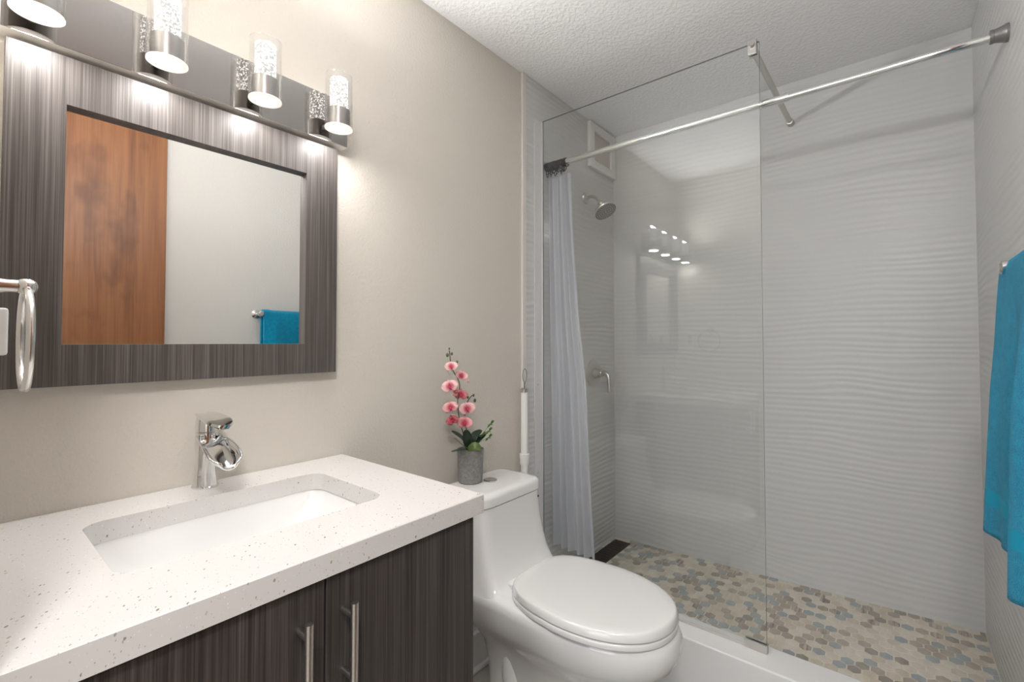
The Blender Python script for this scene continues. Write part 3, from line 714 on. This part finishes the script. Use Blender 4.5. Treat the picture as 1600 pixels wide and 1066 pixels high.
# ------------------------------------------------------------------ blue towel on its bar (right wall)
BXT, BZT = 1.474, 1.343
t = thing('towel_bar', 'chrome towel bar on the right wall holding the blue towel', 'towel bar', (W, 1.26, BZT))
bm = bm_new(); tube(bm, [(BXT, 1.06, BZT), (BXT, 1.392, BZT)], .008, 20); obj('bar', bm, M_SATIN, t)
for y in (1.06, 1.385):
    bm = bm_new(); lathe(bm, (W, y, BZT), (-1, 0, 0), [(.024, 0), (.024, .006), (.012, .014), (.011, .05), (.0145, .056), (.0145, .078), (.010, .082)]); obj('bracket', bm, M_SATIN, t)
def towel_pt(u, v):
    """u: 0 front hem .. 1 back hem, v: 0..1 along the bar"""
    y = 1.073 + .378*v
    Lf, Lb = .565, .50; arc = .07; tot = Lf+arc+Lb; s_ = u*tot
    th = .017
    if s_ < Lf:
        h = (Lf - s_)/Lf
        x = BXT - th - .026*h**.8; z = BZT - h*Lf
        fold = (.016*math.exp(-((y-1.135)/.045)**2) + .010*math.exp(-((y-1.40)/.035)**2) - .012*math.exp(-((y-1.27)/.06)**2))*min(1, h*2.2)
        fold += .005*math.sin(y*62+2*h)*h
        x -= fold; z -= .020*math.exp(-((y-1.12)/.06)**2)*h
        y += .012*h*(v-.5) - .010*h*math.sin(3*v)
    elif s_ < Lf+arc:
        a = PI*(s_-Lf)/arc; x = BXT - th*math.cos(a); z = BZT + th*math.sin(a) + .004*math.exp(-((v-.06)/.06)**2)
    else:
        h = (s_-Lf-arc)/Lb; x = BXT + th + .012*h + .003*math.sin(y*40)*h; z = BZT - h*Lb
    return (min(x, W-.012), y, z)
bm = bm_new(); NU, NV = 110, 60
G = [[bm.verts.new(towel_pt(i/NU, j/NV)) for j in range(NV+1)] for i in range(NU+1)]
for i in range(NU):
    for j in range(NV):
        f = bm.faces.new((G[i][j], G[i][j+1], G[i+1][j+1], G[i+1][j]))
        z = (G[i][j].co.z+G[i+1][j].co.z)/2; f.material_index = 1 if (.842 < z < .874 and i < NU*.52) else 0
tw = obj('bath_towel', bm, [M_TOWEL, M_TOWEL_BAND], loc=(BXT, 1.26, .78), smooth=180); solidify(tw, .011, 0)
tag(tw, 'bright blue terry towel draped over the bar on the right wall', 'towel')

# ------------------------------------------------------------------ orchid in a grey pot on the tank lid
PX, PY, PZ = .081, 1.168, .6905
t = thing('potted_orchid', 'pink artificial orchid in a grey concrete pot on the toilet tank', 'potted plant', (PX, PY, PZ))
bm = bm_new(); lathe(bm, (PX, PY, PZ), (0, 0, 1), [(.040, 0), (.0425, .003), (.0475, .113), (.0475, .116), (.0435, .116), (.0415, .102), (.0, .100)], 44, True, False); obj('pot', bm, M_CONCRETE, t)
def cdir(px, py):
    return fw + rt*((px-820.383)/718.9122) - up*((py-517.789)/718.9122)
def at(px, py, x):
    d = cdir(px, py); return CAM + d*((x-CAM.x)/d.x)
def sm(pts, n=8):
    pts = [Vector(p) for p in pts]; out = []
    for i in range(len(pts)-1):
        p0, p1, p2, p3 = pts[max(i-1, 0)], pts[i], pts[i+1], pts[min(i+2, len(pts)-1)]
        for k in range(n):
            s_ = k/n; out.append(.5*((2*p1)+(p2-p0)*s_+(2*p0-5*p1+4*p2-p3)*s_**2+(3*p1-p0-3*p2+p3)*s_**3))
    return out+[pts[-1]]
for pts in (((733, 702, .083), (720, 665, .085), (715, 630, .085), (718, 600, .08), (706, 575, .08), (702, 548, .08)), ((735, 702, .083), (727, 660, .09), (728, 635, .095), (734, 622, .095), (741, 616, .095))):
    bm = bm_new(); tube(bm, sm([at(*p) for p in pts]), .0016, 8); obj('stem', bm, M_STEM, t)
def petal(bm, lay, c, n, d, L, Wd, cup, inner, outer):
    """c centre, n facing, d petal direction"""
    s_ = n.cross(d).normalized(); NR, NW = 7, 6; G = []
    for i in range(NR+1):
        r = i/NR; wd = Wd*math.sin(PI*min(1, (.10+.90*r))**.8)**.62 if r < 1 else Wd*.12
        G.append([bm.verts.new(c + d*(L*r) + s_*(wd*(2*k/NW-1)) + n*(cup*(r**1.6) - .25*cup*(2*k/NW-1)**2 + .002*math.sin(9*r+k))) for k in range(NW+1)])
    for i in range(NR):
        for k in range(NW):
            f = bm.faces.new((G[i][k], G[i][k+1], G[i+1][k+1], G[i+1][k])); f.smooth = True
            for lp_ in f.loops:
                r = (lp_.vert.co-c).length/L; q = min(1, max(0, (r-.06)/.55))
                lp_[lay] = (*[a+(b-a)*q for a, b in zip(inner, outer)], 1)
def blossom(px, py, x, size, tilt=0.0, face=None, deep=0.0):
    bm = bm_new(); lay = bm.loops.layers.color.new('tint'); c = at(px, py, x)
    n = (CAM - c).normalized(); n = (n + Vector(face or (0, 0, 0))).normalized()
    v = (Vector((0, 0, 1)) - n*n.z).normalized(); h = v.cross(n).normalized()
    rot = Matrix.Rotation(tilt, 3, n)
    inn = (.62, .06, .16); out_ = tuple(a+(b-a)*deep for a, b in zip((.90, .75, .74), (.72, .30, .34)))
    for ang, L, Wd, cup in ((PI/2, .95, .36, -.05), (PI/2+2.25, .92, .34, -.1), (PI/2-2.25, .92, .34, -.1)):
        petal(bm, lay, c-n*.003, n, rot @ (h*math.cos(ang)+v*math.sin(ang)), size*L, size*Wd, size*cup, inn, out_)
    for ang in (.12, PI-.12):
        petal(bm, lay, c, n, rot @ (h*math.cos(ang)+v*math.sin(ang)), size*1.12, size*.74, size*.22, inn, out_)
    b = obj('blossom', bm, M_PETAL, t, smooth=0); solidify(b, .0009, 0)
    bm = bm_new(); q = rot.to_3x3()
    M3 = Matrix((h, v, n)).transposed()
    ball(bm, c+n*size*.14-v*size*.16, size*.13, size*.26, size*.16, 12, q @ M3); ball(bm, c+n*size*.10+v*size*.05, size*.10, size*.11, size*.13, 10, q @ M3)
    obj('lip', bm, M_LIP, b)
for i, (px, py, x, s_, tl, fc, dp) in enumerate((
        (705, 573, .092, .021, .15, (.1, .1, .3), 0.0), (721, 587, .095, .0205, -.35, (0, .2, .15), .15), (703, 604, .10, .026, .3, (.2, -.1, .25), .05),
        (720, 617, .088, .022, -.1, (0, .1, -.1), .55), (704, 637, .10, .024, .25, (.1, -.2, .1), .2), (730, 639, .108, .027, .15, (.1, .2, .1), .05),
        (707, 657, .095, .020, .4, (0, -.4, -.2), .75), (726, 661, .112, .025, -.1, (.1, .1, .1), .35), (712, 613, .078, .014, 1.2, (.2, -.3, .4), .3))):
    blossom(px, py, x, s_, tl, fc, dp)
for px, py, x, r in ((699, 555, .082, .0062), (706, 553, .082, .005), (702, 545, .082, .0036), (714, 566, .086, .0055), (742, 626, .096, .0062), (731, 621, .094, .0045), (740, 618, .096, .0042)):
    bm = bm_new(); c = at(px, py, x); ball(bm, c, r*.8, r*.8, r*1.15, 12); obj('bud', bm, M_BUD, t, smooth=180)
bm = bm_new(); ball(bm, at(732, 596, .095), .005, .005, .006, 12); obj('bud', bm, plain('pink_bud', (.75, .42, .42), .5), t, smooth=180, label='pale pink bud')
def leaf(pts, wd, mat, nrm=Vector((.4, -.3, .85)), cup=.15):
    c = sm(pts, 5); bm = bm_new(); G = []; n = len(c)-1
    for i, p in enumerate(c):
        d = (c[min(i+1, n)]-c[max(i-1, 0)]).normalized(); s_ = d.cross(nrm).normalized(); k = d.cross(s_)
        r = i/n; hw = wd*(math.sin(PI*(.06+.90*r))**.7)
        G.append([bm.verts.new(p + s_*hw*q - k*(cup*hw*q*q)) for q in (-1, -.5, 0, .5, 1)])
    for i in range(n):
        for k in range(4): bm.faces.new((G[i][k], G[i][k+1], G[i+1][k+1], G[i+1][k]))
    o = obj('leaf', bm, mat, t, smooth=180); solidify(o, .0012, 0)
leaf([at(733, 702, .085), at(722, 685, .09), at(706, 674, .085)], .014, M_LEAF)
leaf([at(734, 702, .085), at(741, 682, .095), at(752, 672, .09)], .015, M_LEAF)
leaf([at(733, 702, .09), at(730, 686, .11), at(727, 672, .115)], .018, M_LEAF, Vector((.9, -.4, .2)))
leaf([at(735, 702, .09), at(744, 690, .10), at(759, 678, .10)], .012, M_LEAF)
leaf([at(733, 703, .095), at(722, 695, .115), at(710, 684, .125)], .008, M_LEAF_L)
leaf([at(735, 703, .09), at(720, 703, .10), at(706, 706, .13)], .008, M_LEAF, Vector((.2, -.2, .95)))
leaf([at(731, 704, .10), at(742, 697, .125), at(752, 704, .135)], .014, M_LEAF_L, Vector((.8, -.4, .5)))
bm = bm_new()
sp0 = at(738, 700, .09)
for px, py, x in ((767, 663, .10), (764, 674, .105), (764, 684, .10), (754, 681, .10)):
    e = at(px, py, x); tube(bm, sm([sp0, (sp0+e)/2+Vector((0, 0, .004)), e], 5), .0008, 6)
    for k in range(9):
        a = k*2.4; d = Vector((.5*math.cos(a), math.sin(a), .8*math.cos(a*1.7)+.2)).normalized()
        r = basis(d)[0]; p0, p1 = e, e+d*.019; m = e+d*.011
        vs = [bm.verts.new(p) for p in (p0, m+r*.0058, p1, m-r*.0058)]; vs2 = [bm.verts.new(v.co+d.cross(r)*.0007) for v in vs]
        bm.faces.new(vs); bm.faces.new(list(reversed(vs2)))
        for q in range(4): bm.faces.new((vs[q], vs2[q], vs2[(q+1) % 4], vs[(q+1) % 4]))
obj('sprig', bm, M_SPRIG, t)

# ------------------------------------------------------------------ unseen hall lamp behind the camera, added as fill light
t = thing('hall_fill_lamp', 'added round fill lamp on the hallway ceiling behind the camera', 'fill lamp', (1.42, -.27, CZ))
bm = bm_new(); lathe(bm, (1.42, -.27, CZ), (0, 0, -1), [(.16, 0), (.16, .02), (.15, .025)], 40); obj('base', bm, M_WHITE_TRIM, t)
bm = bm_new(); lathe(bm, (1.42, -.27, CZ), (0, 0, -1), [(.145, .025), (.14, .05), (.10, .075), (.0, .085)], 40, True, False); obj('diffuser', bm, emit('hall_fill_diffuser', (1, .95, .88), 4.0), t)
area_light('hall_fill_light', (0, 0, -.10), (0, 0, -1), .28, P_HALL_FILL, (1, .985, .965), shape='DISK', parent=t)
